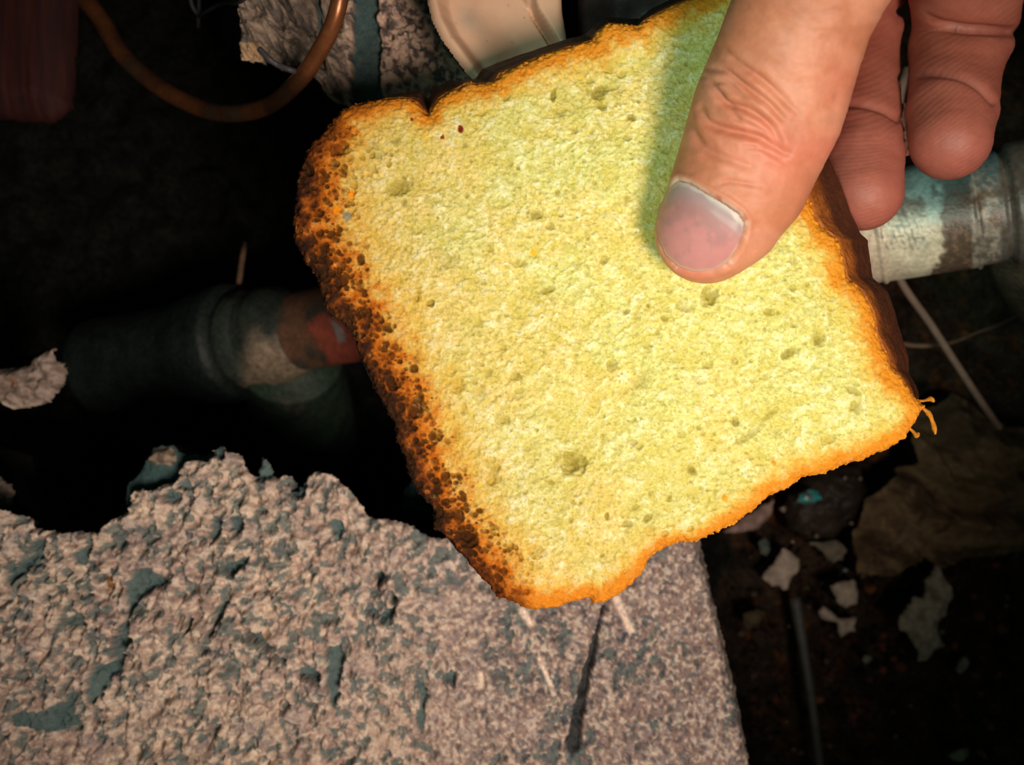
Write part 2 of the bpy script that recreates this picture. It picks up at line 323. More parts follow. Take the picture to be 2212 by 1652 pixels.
for r_ in range(rows-1):
    for j in range(nv):
        k = (j+1) % nv; fc.append([r_*nv+j, r_*nv+k, (r_+1)*nv+k, (r_+1)*nv+j])
fc.append([(rows-1)*nv+j for j in range(nv)])
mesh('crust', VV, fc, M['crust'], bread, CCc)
def ccol(c): return lambda V, t, th: np.tile(np.array(c), (len(V), 1))*(0.75+.5*vn(V[:, 0]*9+40, V[:, 1]*9+40, 3))[:, None]
for pts in ([(1975,868),(1996,884),(2006,893),(2013,908),(2018,925),(2020,938)], [(1985,866),(2003,864),(2011,862),(2018,868)], [(1955,915),(1972,932),(1980,940),(1985,934)]):
    P = [W(x, y, -.22+.0*i) for i, (x, y) in enumerate(pts)]
    tag(tube('crumb_strand', P, [.03]+[.028+.016*(i % 2) for i in range(len(P)-2)]+[.016], M['crumb'], bread, seg=10, n=5, cf=ccol((.55, .20, .02)), rough=1.2), 'thin orange strand of crumb hanging off the slice')

# ------------------------------------------------------------ the hand
def J(px, py, z, rpx): p = W(px, py, z); return (*p, rpx*(D-z)/F)
thumb = [J(1527,500,.72,112), J(1560,460,.86,128), J(1598,390,1.02,142), J(1630,310,1.15,150), J(1657,240,1.3,157), J(1682,170,1.5,153), J(1708,95,1.8,149), J(1758,-40,2.2,158), J(1850,-220,2.2,180), J(1990,-420,1.8,200)]
fing1 = [J(1866,415,-2.15,82), J(1859,345,-2.5,88), J(1855,240,-3.2,83), J(1846,140,-3.9,89), J(1846,0,-4.3,100), J(1860,-160,-2.6,104), J(1930,-330,.1,105)]
fing2 = [J(2053,303,-1.9,84), J(2054,245,-2.3,91), J(2060,172,-2.9,91), J(2071,100,-3.4,101), J(2082,55,-3.5,102), J(2090,-40,-2.6,118), J(2100,-190,-1.0,115), J(2110,-330,.2,118)]
fing3 = [J(2320,120,-2.2,70), J(2318,60,-2.2,76), J(2315,-60,-2.0,80), J(2300,-200,-1.2,92), J(2280,-360,0,100)]
index = [J(1650,250,-2.2,82), J(1655,170,-2.25,88), J(1670,60,-2.4,88), J(1690,-60,-2.4,96), J(1730,-200,-1.2,98), J(1800,-360,.1,105)]
palm = [[J(1870,-400,.5,135), J(2050,-900,1.2,190)], [J(1960,-400,.5,135), J(2080,-900,1.2,190)], [J(2110,-400,.5,135), J(2150,-900,1.2,190)], [J(2260,-420,.4,125), J(2220,-900,1.1,180)],
        [J(1990,-420,1.2,190), J(2090,-800,1.3,240)], [J(1900,-190,1.1,150), J(2000,-420,1.2,190)], [J(1965,-155,.5,128), J(2010,-300,.7,170)], [J(2140,-950,1.0,215), J(2190,-1500,.9,240)], [J(2190,-1500,.9,240), J(2240,-2100,.8,290)]]
def cap(p, a, b, fl=1.0):
    a = np.array(a, np.float32); b = np.array(b, np.float32); ab = b[:3]-a[:3]; L = float(ab@ab)
    x = p[0]-a[0]; y = p[1]-a[1]; z = p[2]-a[2]
    h = np.clip((x*ab[0]+y*ab[1]+z*ab[2])/L, 0, 1)
    return np.sqrt((x-h*ab[0])**2+(y-h*ab[1])**2+((z-h*ab[2])/fl)**2)-(a[3]+h*(b[3]-a[3]))
def smin(a, b, k):
    h = np.clip(.5+.5*(b-a)/k, 0, 1); return b*(1-h)+a*h-k*h*(1-h)
def chain(p, c, k, fl=1.0):
    d = None
    for i in range(len(c)-1):
        e = cap(p, c[i], c[i+1], fl); d = e if d is None else smin(d, e, k)
    return d
def hand_sdf(p):
    f = np.minimum(chain(p, fing1, .06), chain(p, fing2, .06)); f = np.minimum(f, chain(p, fing3, .06)); f = np.minimum(f, chain(p, index, .06))
    q = None
    for a, b in palm:
        e = cap(p, a, b); q = e if q is None else smin(q, e, .5)
    f = smin(f, q, .45)
    return smin(f, chain(p, thumb, .12, .86), .32)
h = .078; lo = np.array([1.7, 1.2, -4.2]); nn_ = [int(v/h) for v in (13.2, 22.5, 8.9)]
ax = [np.float32(lo[i])+np.arange(nn_[i], dtype=np.float32)*np.float32(h) for i in range(3)]
G = np.meshgrid(*ax, indexing='ij', sparse=True)
f = hand_sdf([g for g in G]).astype(np.float32)
f = np.broadcast_to(f, nn_).copy(); f[:, -1, :] = 1; f[-1] = 1; f[:, :, -1] = 1; f[0] = 1; f[:, 0] = 1; f[:, :, 0] = 1
s = f < 0
cnt = sum(s[i:s.shape[0]-1+i, j:s.shape[1]-1+j, k:s.shape[2]-1+k].astype(np.int8) for i in (0, 1) for j in (0, 1) for k in (0, 1))
act = (cnt > 0) & (cnt < 8); I, Jx, K = np.nonzero(act); idm = -np.ones(act.shape, int); idm[act] = np.arange(len(I))
acc = np.zeros((len(I), 3)); num = np.zeros(len(I))
cor = [(i, j, k) for i in (0, 1) for j in (0, 1) for k in (0, 1)]
for a in cor:
    for b in cor:
        if sum(b)-sum(a) == 1 and all(y >= x for x, y in zip(a, b)):
            fa = f[I+a[0], Jx+a[1], K+a[2]]; fb = f[I+b[0], Jx+b[1], K+b[2]]; m = (fa < 0) != (fb < 0)
            t = np.where(m, fa/(fa-fb+1e-12), 0); p = np.array(a)+t[:, None]*(np.array(b)-np.array(a)); acc += p*m[:, None]; num += m
V = (np.stack([I, Jx, K], 1)+acc/num[:, None])*h+lo
Fq = []
for axn in range(3):
    o1, o2 = [(1, 2), (2, 0), (0, 1)][axn]
    sl0 = [slice(None)]*3; sl1 = [slice(None)]*3; sl0[axn] = slice(0, -1); sl1[axn] = slice(1, None)
    ch = s[tuple(sl0)] != s[tuple(sl1)]; pi = np.stack(np.nonzero(ch), 1)
    pi = pi[(pi[:, o1] > 0) & (pi[:, o2] > 0) & (pi[:, o1] < act.shape[o1]) & (pi[:, o2] < act.shape[o2])]
    e1 = np.zeros(3, int); e1[o1] = 1; e2 = np.zeros(3, int); e2[o2] = 1
    g = lambda q: idm[q[:, 0], q[:, 1], q[:, 2]]
    q = np.stack([g(pi-e1-e2), g(pi-e2), g(pi), g(pi-e1)], 1)
    flip = ~s[pi[:, 0], pi[:, 1], pi[:, 2]]; q[flip] = q[flip][:, ::-1]; Fq.append(q)
Fq = np.concatenate(Fq); Fq = Fq[(Fq >= 0).all(1)]
bm = bmesh.new(); bv = [bm.verts.new(v) for v in V.tolist()]
for q in Fq.tolist():
    try: bm.faces.new([bv[i] for i in q])
    except ValueError: pass
bm.verts.ensure_lookup_table()
kk = F/(D-V[:, 2]); vpx = CX+V[:, 0]*kk; vpy = CY-V[:, 1]*kk
sel = (vpy > -70) & (vpx < 2290)
ed = [e for e in bm.edges if sel[e.verts[0].index] and sel[e.verts[1].index]] if (bm.verts.index_update() or True) else []
bmesh.ops.subdivide_edges(bm, edges=ed, cuts=2, use_grid_fill=True)
me = bpy.data.meshes.new('t'); bm.to_mesh(me); bm.free()
V = np.empty(len(me.vertices)*3, np.float32); me.vertices.foreach_get('co', V); V = V.reshape(-1, 3).astype(np.float64)
faces = [list(p.vertices) for p in me.polygons]; bpy.data.meshes.remove(me)
def grad(V, e=.02):
    P = lambda d: hand_sdf([V[:, 0]+d[0], V[:, 1]+d[1], V[:, 2]+d[2]])
    return np.stack([P((e, 0, 0))-P((-e, 0, 0)), P((0, e, 0))-P((0, -e, 0)), P((0, 0, e))-P((0, 0, -e))], 1)/(2*e)
for _ in range(3):
    g = grad(V); v = hand_sdf([V[:, 0], V[:, 1], V[:, 2]]); st = v/np.maximum((g*g).sum(1), .3)
    st = np.where(V[:, 1] > 22, 0, st); V -= np.clip(st, -.08, .08)[:, None]*g
g = grad(V, .05); N = g/np.linalg.norm(g, axis=1)[:, None]
kk = F/(D-V[:, 2]); vx = CX+V[:, 0]*kk; vy = CY-V[:, 1]*kk
front = ss(-.05, .25, N[:, 2]); onth = chain([V[:, 0], V[:, 1], V[:, 2]], thumb, .12, .86) < .2
T_ = front*onth; Fg = front*(~onth)
NAIL = [(1466,391),(1490,396),(1518,413),(1566,441),(1596,462),(1607,480),(1605,500),(1592,537),(1568,570),(1540,583),(1500,586),(1465,575),(1438,550),(1422,515),(1418,480),(1424,447),(1440,415)]
nd = polysdf(vx, vy, NAIL)
z2 = lambda L: [(1350+x/2.503, y/2.503) for x, y in L]
cr = np.zeros(len(V)); red = np.zeros(len(V))
CR = [(z2([(430,415),(480,470),(520,520),(560,560),(660,590),(740,640),(800,700),(840,760)]), 7, .075),
      (z2([(410,590),(450,660),(540,700),(640,720),(740,750),(800,790),(870,830)]), 9, .09),
      (z2([(520,250),(600,330),(700,400),(780,460),(850,530),(930,610)]), 7, .04),
      (z2([(440,370),(540,380),(620,440),(700,500),(780,560),(850,640)]), 6, .05),
      (z2([(345,620),(380,720),(420,790),(500,840),(580,870),(680,900)]), 9, .045),
      (z2([(560,560),(620,650),(720,690),(800,740),(830,790)]), 6, .03),
      (z2([(480,440),(560,450),(640,520)]), 5, .03), (z2([(500,1000),(560,980),(640,990),(740,1010)]), 6, .02),
      (z2([(640,790),(720,800),(820,850),(900,900)]), 6, .025), (z2([(1160,480),(1130,560),(1060,560)]), 9, .02)]
for P, wd, dp in CR:
    P = spline(P, 4); q, t = pathdist(vx, vy, P); k = np.sin(np.clip(t, .03, .97)*np.pi)**.4
    cr -= dp*np.exp(-(q/wd)**2)*T_*k; cr += dp*.33*np.exp(-((q-wd*2.3)/(wd*1.5))**2)*T_*k; red += .35*np.exp(-(q/(wd*1.6))**2)*T_*k
CF = [(z2([(1150,570),(1230,562),(1320,575),(1400,600),(1475,645)]), 8, .07), (z2([(1500,425),(1560,412),(1640,400),(1720,402),(1820,422),(1910,470),(1990,550)]), 8, .075),
      (z2([(1500,60),(1600,85),(1700,130),(1820,155),(1950,163),(2090,172)]), 10, .15)]
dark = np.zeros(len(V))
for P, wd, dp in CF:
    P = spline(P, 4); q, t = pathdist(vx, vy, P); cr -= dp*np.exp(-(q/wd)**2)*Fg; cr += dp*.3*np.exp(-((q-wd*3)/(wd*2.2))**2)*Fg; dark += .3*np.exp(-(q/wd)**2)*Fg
cr += T_*(-.045*ss(-1, 5, nd)-.03*np.exp(-(nd/4)**2)+.028*np.exp(-((nd+13)/7)**2))
cr += (fbm(vx, vy, 60, 3, 130)-.5)*.05*T_+(fbm(vx*.6+vy*.4, vy-vx*.3, 13, 3, 134)-.5)*.012*front
rr = np.stack([vx, vy], 1)
rid = np.sin((vy*.83+vx*.30+14*fbm(vx, vy, 90, 2, 140)+np.hypot(vx-1900, vy-300)*.25)*.75)
cr += .002*rid*Fg
V2 = V+N*cr[:, None]
n1 = fbm(vx, vy, 90, 4, 150); n2 = fbm(vx, vy, 16, 3, 155)
c = mixc((.54, .185, .10), (.63, .245, .15), ss(.35, .65, n1))
c = mixc(c, (.62, .17, .105), np.clip(red, 0, 1)*.6)
for (x, y, r, k) in ((1690,330,70,.55),(1480,600,60,.6),(1810,180,50,.35),(1600,300,60,.3),(1640,600,60,.2),(1790,320,40,.6)):
    c = mixc(c, (.66, .17, .11), np.exp(-((vx-x)**2+(vy-y)**2)/r**2)*k*T_)
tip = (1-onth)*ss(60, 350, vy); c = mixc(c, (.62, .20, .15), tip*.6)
c = mixc(c, (.35, .085, .06), (1-onth)*.8)  # skin of the rear fingers darkened, their shade put into the colour
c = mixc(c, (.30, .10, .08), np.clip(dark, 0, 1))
c = mixc(c, (.68, .58, .50), np.exp(-((nd+5)/4.5)**2)*T_*.55*ss(.3, .6, n2+(480-vy)/400))
c = c*(.93+.14*n2)[:, None]
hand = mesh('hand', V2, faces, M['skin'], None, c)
tag(hand, "bare hand with thumb pressed on the bread and fingers curled behind it", 'hand')
def trace(px, py):
    sh = px.shape; px = px.ravel(); py = py.ravel(); d = np.stack([(px-CX)/F, (CY-py)/F, -np.ones_like(px)], 1); d /= np.linalg.norm(d, axis=1)[:, None]
    o = np.array([0, 0, D]); t = np.full(len(px), 11.); bt = t.copy(); bd = np.full(len(px), 9.)
    for _ in range(50):
        p = o+d*t[:, None]; v = chain([p[:, 0], p[:, 1], p[:, 2]], thumb, .12, .86); m = v < bd; bd = np.where(m, v, bd); bt = np.where(m, t, bt); t = t+np.clip(v, -.2, .6)*.85
    return (o+d*bt[:, None])[:, 2].reshape(sh)
def nailh(X, Y, d): return .012*ss(0, 14, d)-.02+.004*(fbm(X, Y, 30, 2, 161)-.5), None
def nailc(X, Y, d, H, a):
    n = fbm(X, Y, 24, 3, 160)
    c = mixc((.42, .19, .185), (.54, .215, .205), ss(.35, .65, n+(Y-480)/300))
    base, t = pathdist(X, Y, [(1440,405),(1466,391),(1520,414),(1566,441),(1607,480)])
    c = mixc(c, (.38, .25, .25), 1-ss(10, 50, base)); c = mixc(c, (.50, .40, .36), (1-ss(2, 10, base+(n-.5)*14)))
    free, t = pathdist(X, Y, [(1420,520),(1440,552),(1468,576),(1502,586),(1545,582),(1575,560),(1595,530)])
    c = mixc(c, (.56, .36, .27), (1-ss(1, 6, free))*.7)
    return c
nl = slab('thumbnail', NAIL, trace, 3, nailh, nailc, .05, M['nail'], hand, skirt=(.4, .2, .15)); tag(nl, 'short mauve thumbnail with pale ragged cuticle')

# ------------------------------------------------------------ broken plaster ledge, lower left
z5 = lambda L: [(x/2.212, 950+y/2.212) for x, y in L]
PL = z5([(-140,310),(0,310),(50,330),(100,355),(160,380),(180,420),(250,430),(330,440),(400,435),(490,430),(540,390),(600,350),(640,310),(630,270),(650,240),(690,232),(730,240),(790,215),(840,205),(860,150),(890,110),(930,100),(1010,95),(1020,50),(1060,30),(1110,50),(1160,90),(1200,150),(1235,188),(1228,150),(1240,110),(1256,85),(1290,120),(1300,170),(1330,190),(1350,170),(1390,175),(1410,210),(1400,250),(1440,230),(1490,155),(1530,150),(1600,170),(1660,220),(1720,290),(1760,350),(1790,370),(1900,375),(1980,400),(2030,440),(2100,465)])
PL += [(1050,1150),(1200,1120),(1400,1085),(1538,1075),(1562,1160),(1590,1265),(1622,1400),(1650,1530),(1674,1660),(1700,1790),(-63,1790)]
PT = [z5(L) for L in ([(40,600),(100,600),(160,540),(190,460),(240,500),(200,600),(120,650),(60,690),(40,660)],[(350,540),(400,520),(450,530),(430,580),(390,600),(360,570)],
 [(610,690),(650,620),(720,600),(780,650),(830,690),(760,700),(690,750),(640,830),(660,930),(630,1000),(610,1060),(600,1100),(550,1120),(510,1200),(440,1270),(420,1190),(430,1130),(490,1040),(560,1040),(570,980),(560,930),(600,900),(620,830)],
 [(50,1340),(120,1290),(160,1310),(230,1280),(310,1250),(340,1180),(370,1230),(360,1310),(370,1360),(300,1400),(200,1400),(60,1395)],[(330,840),(400,850),(450,850),(440,880),(360,900),(325,880)],
 [(1580,980),(1640,960),(1650,1010),(1640,1110),(1635,1200),(1610,1250),(1585,1240),(1580,1150),(1570,1090)],[(1430,1070),(1530,1075),(1550,1110),(1530,1145),(1450,1130)],
 [(1190,870),(1260,910),(1340,985),(1400,1050),(1370,1055),(1290,985),(1210,915)],[(950,960),(1030,960),(1020,1010),(980,1025)],[(1560,390),(1600,375),(1640,395),(1650,440),(1620,460),(1590,430)],
 [(1750,790),(1800,790),(1820,820),(1850,790),(1890,780),(1880,860),(1840,850),(1780,840)],[(1800,630),(1840,620),(1850,660),(1820,700),(1800,680)],[(1870,720),(1910,710),(1900,760),(1870,760)],
 [(1110,370),(1170,360),(1190,400),(1150,440),(1110,430)],[(1030,370),(1080,380),(1060,450),(1020,490)],[(800,250),(850,220),(880,270),(840,310),(800,290)],
 [(2000,1140),(2030,1160),(2040,1260),(2030,1380),(2000,1380),(1990,1320),(2010,1270),(2000,1200)],[(2110,1140),(2150,1100),(2180,1090),(2180,1160),(2120,1160)],[(1400,220),(1480,165),(1460,260),(1430,280),(1400,260)],
 [(920,840),(950,830),(940,880),(910,900)],[(1070,750),(1110,760),(1080,820),(1060,890),(1020,920),(1040,850)],[(1225,90),(1256,70),(1310,150),(1280,190),(1225,190)],[(1100,590),(1200,550),(1200,590),(1130,640),(1090,620)],
 [(420,690),(450,690),(460,740),(420,740)],[(230,730),(260,740),(250,775),(225,760)],[(590,470),(615,485),(600,515),(580,505)],[(1010,50),(1060,25),(1100,50),(1080,85),(1020,85)],[(850,200),(900,180),(940,230),(890,250)],[(1240,300),(1275,310),(1280,350),(1245,345)])]
def plh(X, Y, d):
    co_ = ss(1000, 500, X-(Y-1100)*.25)                   # coarse lumps on the left, fine stipple on the right
    wx = (fbm(X, Y, 50, 3, 200)-.5)*30; u = X*.9+Y*.45+wx; v = Y*.9-X*.45
    a = fbm(u, v, 34, 4, 203, .6)-.5; b = fbm(u*1.2, v*.8, 13, 3, 208, .65)-.5; lump = 1-np.abs(fbm(u, v, 24, 3, 212, .6)-.5)*4
    h = a*(.26+.5*co_)+b*(.26+.12*co_)+lump*.045*co_+(fbm(X, Y, 420, 2, 216)-.5)*1.3
    pm = np.full(X.shape, -999.)
    Xw = X+(fbm(X, Y, 12, 3, 220)-.5)*16; Yw = Y+(fbm(X, Y, 12, 3, 225)-.5)*16
    for P in PT:
        P = np.array(P); lo = P.min(0)-14; hi = P.max(0)+14; m = (X > lo[0]) & (X < hi[0]) & (Y > lo[1]) & (Y < hi[1])
        if m.any(): pm[m] = np.maximum(pm[m], polysdf(Xw[m], Yw[m], P))
    patch = ss(-1.5, 1.5, pm)
    thr = .445+.02*ss(900, 1300, X); spd = fbm(u*1.0, v*.85, 15, 3, 230, .6); spk = ss(thr, thr-.035, spd)*ss(.34, .48, fbm(X, Y, 110, 2, 235)+.12*co_)
    spk2 = ss(.38, .33, fbm(u, v, 8, 2, 240))*ss(700, 1200, X)
    h = h*(1-.8*patch)-.10*patch-.09*spk-.05*spk2
    q, t = pathdist(X, Y, [(1308,1320),(1290,1390),(1268,1470),(1246,1560),(1236,1610)]); gw = 4+13*t**1.2; gr = ss(gw*1.2, gw*.7, q+(fbm(X, Y, 14, 2, 243)-.5)*7)
    h -= gr*.3
    h -= 2.6*ss(70, 0, d)**2*ss(1450, 1530, X)
    h -= .9*ss(420, 0, d)*ss(1350, 1600, X)
    h -= .12*np.exp(-d/6)
    for L, dp in (([(244,1235),(250,1255),(243,1275),(235,1290)], .15), ([(150,1172),(170,1176),(205,1178)], .2), ([(290,1258),(340,1262),(370,1275),(410,1282)], .06), ([(400,1270),(440,1300),(500,1310)], .05), ([(560,1290),(660,1225),(662,1290)], .05), ([(60,1320),(66,1345)], .12)):
        q, t = pathdist(X, Y, L); h -= dp*ss(4.5, 1.5, q+(fbm(X, Y, 8, 2, 246)-.5)*4)
    return h, (patch, spk, spk2, gr, co_)
def plc(X, Y, d, H, aux):
    patch, spk, spk2, gr, co_ = aux; n = fbm(X, Y, 140, 4, 250); n2 = fbm(X, Y, 11, 3, 255, .6)*co_+fbm(X, Y, 7.5, 2, 256, .6)*(1-co_); n3 = fbm(X, Y, 34, 3, 258)*co_+fbm(X, Y, 17, 3, 259)*(1-co_)
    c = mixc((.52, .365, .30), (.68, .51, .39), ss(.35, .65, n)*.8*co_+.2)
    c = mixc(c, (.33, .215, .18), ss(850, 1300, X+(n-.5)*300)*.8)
    c = mixc(c, (.80, .68, .56), ss(.5, .66, n2)*.7); c = mixc(c, (.24, .19, .18), ss(.47, .34, n2)*.65)
    c = mixc(c, (.30, .27, .30), ss(.42, .3, n3)*.35)
    teal = mixc((.065, .115, .12), (.11, .175, .17), n3)
    c = c*(1-(spk*.78)[..., None])+teal*(spk*.78)[..., None]
    c = mixc(c, (.09, .10, .12), spk2*.75)
    c = c*(1-patch[..., None]*.95)+teal*patch[..., None]*.95
    c = mixc(c, (.035, .042, .046), gr*.95)
    for L, wd in (([(1125,1320),(1148,1352)], 8), ([(1335,1300),(1352,1340),(1368,1372)], 8), ([(1165,1425),(1182,1465),(1197,1500)], 5), ([(1038,1450),(1042,1480)], 5)):
        q, t = pathdist(X, Y, L); c = mixc(c, (.95, .76, .62), ss(wd*1.5, wd*.3, q+(n2-.5)*4)*.95)
    q = np.hypot((X-243), (Y-1262)*.45)+(n2-.5)*16; c = mixc(c, (.24, .11, .02), ss(13, 4, q)*.85); q = np.hypot(X-250, Y-1248); c = mixc(c, (.04, .02, .01), ss(8, 3, q+(n2-.5)*8))
    return c
wall = empty('plaster_ledge'); tag(wall, 'large broken ledge of rough pinkish plaster flecked teal, below the bread', 'plaster')
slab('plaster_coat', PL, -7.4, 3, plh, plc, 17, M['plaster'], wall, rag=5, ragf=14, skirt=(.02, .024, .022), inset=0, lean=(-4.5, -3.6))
def uh(X, Y, d): return (fbm(X, Y, 24, 4, 260)-.5)*.12-.1*np.exp(-d/8)+.22*ss(3, 12, polysdf(X+(fbm(X, Y, 12, 2, 262)-.5)*12, Y, isl)), polysdf(X+(fbm(X, Y, 12, 2, 262)-.5)*12, Y+(fbm(X, Y, 12, 2, 263)-.5)*12, isl)
isl = [(306,1000),(330,968),(365,962),(383,980),(384,1003),(350,1004),(320,1002)]
def uc(X, Y, d, H, a):
    n = fbm(X, Y, 9, 3, 264); c = mixc((.035, .075, .075), (.065, .12, .118), n); return mixc(c, mixc((.36, .26, .19), (.16, .12, .09), ss(.4, .6, n)), ss(1, 4, a))
slab('teal_undercoat', [(268,1110),(270,1050),(292,1030),(310,1003),(328,968),(370,962),(398,985),(440,985),(470,975),(470,1060),(400,1110)], -7.9, 3, uh, uc, 1.2, M['plaster'], wall, rag=4, skirt=(.02, .03, .03), inset=.1)
tag(wall.children[-1], 'teal undercoat with one island of plaster')

# ------------------------------------------------------------ plaster stump behind, upper left
UP = [(486,-90),(487,40),(489,94),(512,98),(534,98),(552,104),(571,114),(600,130),(628,146),(655,140),(672,150),(690,183),(712,196),(734,203),(760,206),(800,215),(900,225),(1030,222),(1030,160),(975,92),(948,40),(940,-90)]
def uph(X, Y, d):
    f_ = ss(760, 690, X); u = X*.86+(-Y)*.5; v = Y*.86+X*.5
    fib = fbm(u, v*.22, 16, 4, 300, .6)-.5
    h = fib*.75*f_+(fbm(X, Y, 16, 3, 305, .65)-.5)*.35*(1-.7*f_)+(fbm(X, Y, 110, 3, 308)-.5)*.8*f_
    q = strip(X, Y); h = h*(1-.85*q)-.3*q
    h -= .9*ss(22, 0, polysdf(X, Y, HOLE))
    return h-.1*np.exp(-d/6), (q, fib, f_)
HOLE = [(580,118),(600,112),(640,125),(678,120),(672,150),(640,160),(600,140)]
def strip(X, Y):
    w = (fbm(X, Y, 26, 3, 310)-.5)*18
    a = ss(-2, 2, polysdf(X+w, Y, [(748,-100),(796,-100),(806,60),(815,190),(780,225),(742,190),(745,100)]))
    b = ss(-2, 2, polysdf(X+w*.4, Y, [(655,-100),(668,-100),(672,30),(690,75),(682,110),(672,90),(664,30)]))
    return np.maximum(a, b)
def upc(X, Y, d, H, aux):
    q, fib, f_ = aux; n = fbm(X, Y, 12, 3, 320, .65); n2 = fbm(X, Y, 60, 3, 325)
    c = mixc((.33, .22, .17), (.54, .37, .28), ss(.4, .62, n)); c = mixc(c, (.06, .052, .05), ss(.50, .38, n)*.85*(1-.4*f_)); c = mixc(c, (.20, .165, .125), f_*.6)
    c = mixc(c, (.09, .08, .07), ss(.02, -.14, fib)*f_*.75)
    c = mixc(c, (.42, .25, .20), ss(140, 175, Y+(n-.5)*20)*ss(790, 820, X)*.5)  # pinkish band by the bread edge: its soft shadow painted in
    tan_ = ss(0, 4, polysdf(X, Y, [(486,52),(520,54),(545,66),(556,85),(540,92),(534,98),(489,96)])); c = mixc(c, (.50, .34, .20), tan_)
    c = mixc(c, mixc((.03, .065, .068), (.05, .10, .10), n2), q*.95)
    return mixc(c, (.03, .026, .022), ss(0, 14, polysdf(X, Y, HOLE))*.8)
st_ = slab('plaster_stump', UP, -3.8, 3, uph, upc, 22, M['plaster'], None, rag=4, skirt=(.012, .012, .011), lean=(-8, 9))
tag(st_, 'ragged fibrous plaster lump with teal streaks behind the bread top', 'plaster')

# ------------------------------------------------------------ cream plastic housing and dark leather
def crh(X, Y, d):
    le, t = pathdist(X, Y, [(925,-120),(922,0),(932,40),(953,81),(985,125),(1010,159),(1040,200)])
    rl, t2 = pathdist(X, Y, [(1120,-120),(1158,0),(1190,50),(1215,90),(1240,150)])
    h = -.5*ss(16, 48, le)-.35*ss(60, 150, le)+.0
    h -= .25*ss(9, 2, rl)*1.0; h += .45*ss(-4, 10, (X-1158)-(Y*.62))*1
    return h-.15*np.exp(-d/7), None
def crc(X, Y, d, H, a):
    n = fbm(X, Y, 120, 3, 340); c = mixc((.72, .43, .28), (.64, .41, .28), n)
    c = mixc(c, (.30, .27, .22), np.exp(-((X-1010)**2+(Y-18)**2)/30**2)*.5)
    return mixc(c, (.3, .16, .08), ss(.955, .975, vn(X/7, Y/7, 345))*.6)
cr_ = slab('plastic_housing', [(926,-120),(922,0),(932,40),(953,81),(985,125),(1010,159),(1060,205),(1180,190),(1245,150),(1232,90),(1224,40),(1217,0),(1212,-120)], -2.0, 4, crh, crc, 23, M['plastic'], skirt=(.3, .24, .18), lean=(1, 9))
tag(cr_, 'smooth cream plastic housing with a curved moulded rim above the bread', 'housing')
def leh(X, Y, d): return (fbm(X, Y, 150, 3, 350)-.5)*.9-.2*np.exp(-d/12), None
def lec(X, Y, d, H, a): n = fbm(X, Y, 14, 3, 355); return mixc((.030, .016, .016), (.050, .028, .026), n)
tag(slab('leather_sheet', [(1250,-160),(1252,120),(1400,130),(1640,100),(1660,-160)], -4.5, 6, leh, lec, 21, M['leather'], skirt=(.02, .012, .012), lean=(7, 8)), 'dark brown grained leather beside the cream housing', 'leather')

# ------------------------------------------------------------ blurred wooden post, copper tube, wires
def poc(X, Y, d, H, a): n = fbm(X*3, Y*.2, 40, 3, 360); return mixc((.045, .011, .009), (.028, .008, .008), ss(.3, .7, n)*1.0)
def poh(X, Y, d): return .7*np.sqrt(np.clip(d/60, 0, 1))+(fbm(X*3, Y*.2, 40, 3, 362)-.5)*.1, None
tag(slab('wooden_post', [(-90,-200),(172,-200),(168,100),(160,235),(120,268),(40,262),(-90,250)], -13, 5, poh, poc, 12.5, M['wood'], skirt=(.012, .005, .004), lean=(-8, 7)), 'dark reddish wooden post in the gloom at the upper left', 'post')
def tcf(V, t, th):
    n = fbm(V[:, 0]*10+300, V[:, 1]*10+300, 9, 3, 370); c = mixc((.34, .12, .045), (.20, .085, .04), ss(.35, .65, n)); c = mixc(c, (.10, .12, .09), ss(.66, .78, n)*.4); return c
tp = [(120,-60,-15),(205,25,-14),(262,115,-12.5),(340,185,-10.8),(430,232,-9),(505,245,-7.4),(580,228,-5.9),(645,175,-3.5),(690,110,-2.4),(722,45,-1.9),(738,-30,-1.7),(742,-120,-1.7)]
TB = tube('copper_tube', [W(*p) for p in tp], [20*(D-p[2])/F*.93 for p in tp], M['tubec'], None, seg=32, n=14, cf=tcf); tag(TB, 'thin brown copper tube bent in a loop across the dark hole', 'tube')
wm = mat('grey_wire', (.06, .055, .06), .5, [(300, .2)])
for i, (L, lab) in enumerate((([(408,-60,-13),(412,0,-13.2),(420,22,-13.3),(428,34,-13.4),(428,60,-14)], 'grey wire end hanging left of the fibrous plaster, dropping lowest'), ([(432,-60,-13),(430,0,-13.1),(430,30,-13.1)], 'short straight grey wire hanging between the other two'), ([(430,36,-12.9),(450,22,-11),(480,8,-9),(520,2,-3.2),(560,-40,-3)], 'grey wire slanting up to the fibrous plaster lump'))):
    tag(tube('wire', [W(*p) for p in L], [.05]*len(L), wm, None, seg=8, n=6), lab, 'wire', 'wires beside the upper plaster lump')
tag(tube('wire', [W(*p) for p in [(560,105,-2.9),(580,126,-2.9),(600,140,-3),(630,152,-3),(650,158,-3.4)]], [.06]*5, wm, None, seg=8, n=6), 'grey wire curled under the lower tip of the fibrous plaster', 'wire', 'wires beside the upper plaster lump')
for (x, y, r) in ((612,128,8),(631,132,12),(655,138,7)):
    pass
stick = mat('stick_wood', (.16, .09, .055), .7, [(400, .3)])
tag(tube('wooden_stick', [W(*p) for p in [(516,612,-17.2),(521,575,-17),(526,543,-16.8),(529,520,-17.5)]], [.10, .10, .09, .05], stick, None, seg=10, n=4), 'small brown stick end standing in the dark above the pipe elbow', 'stick')

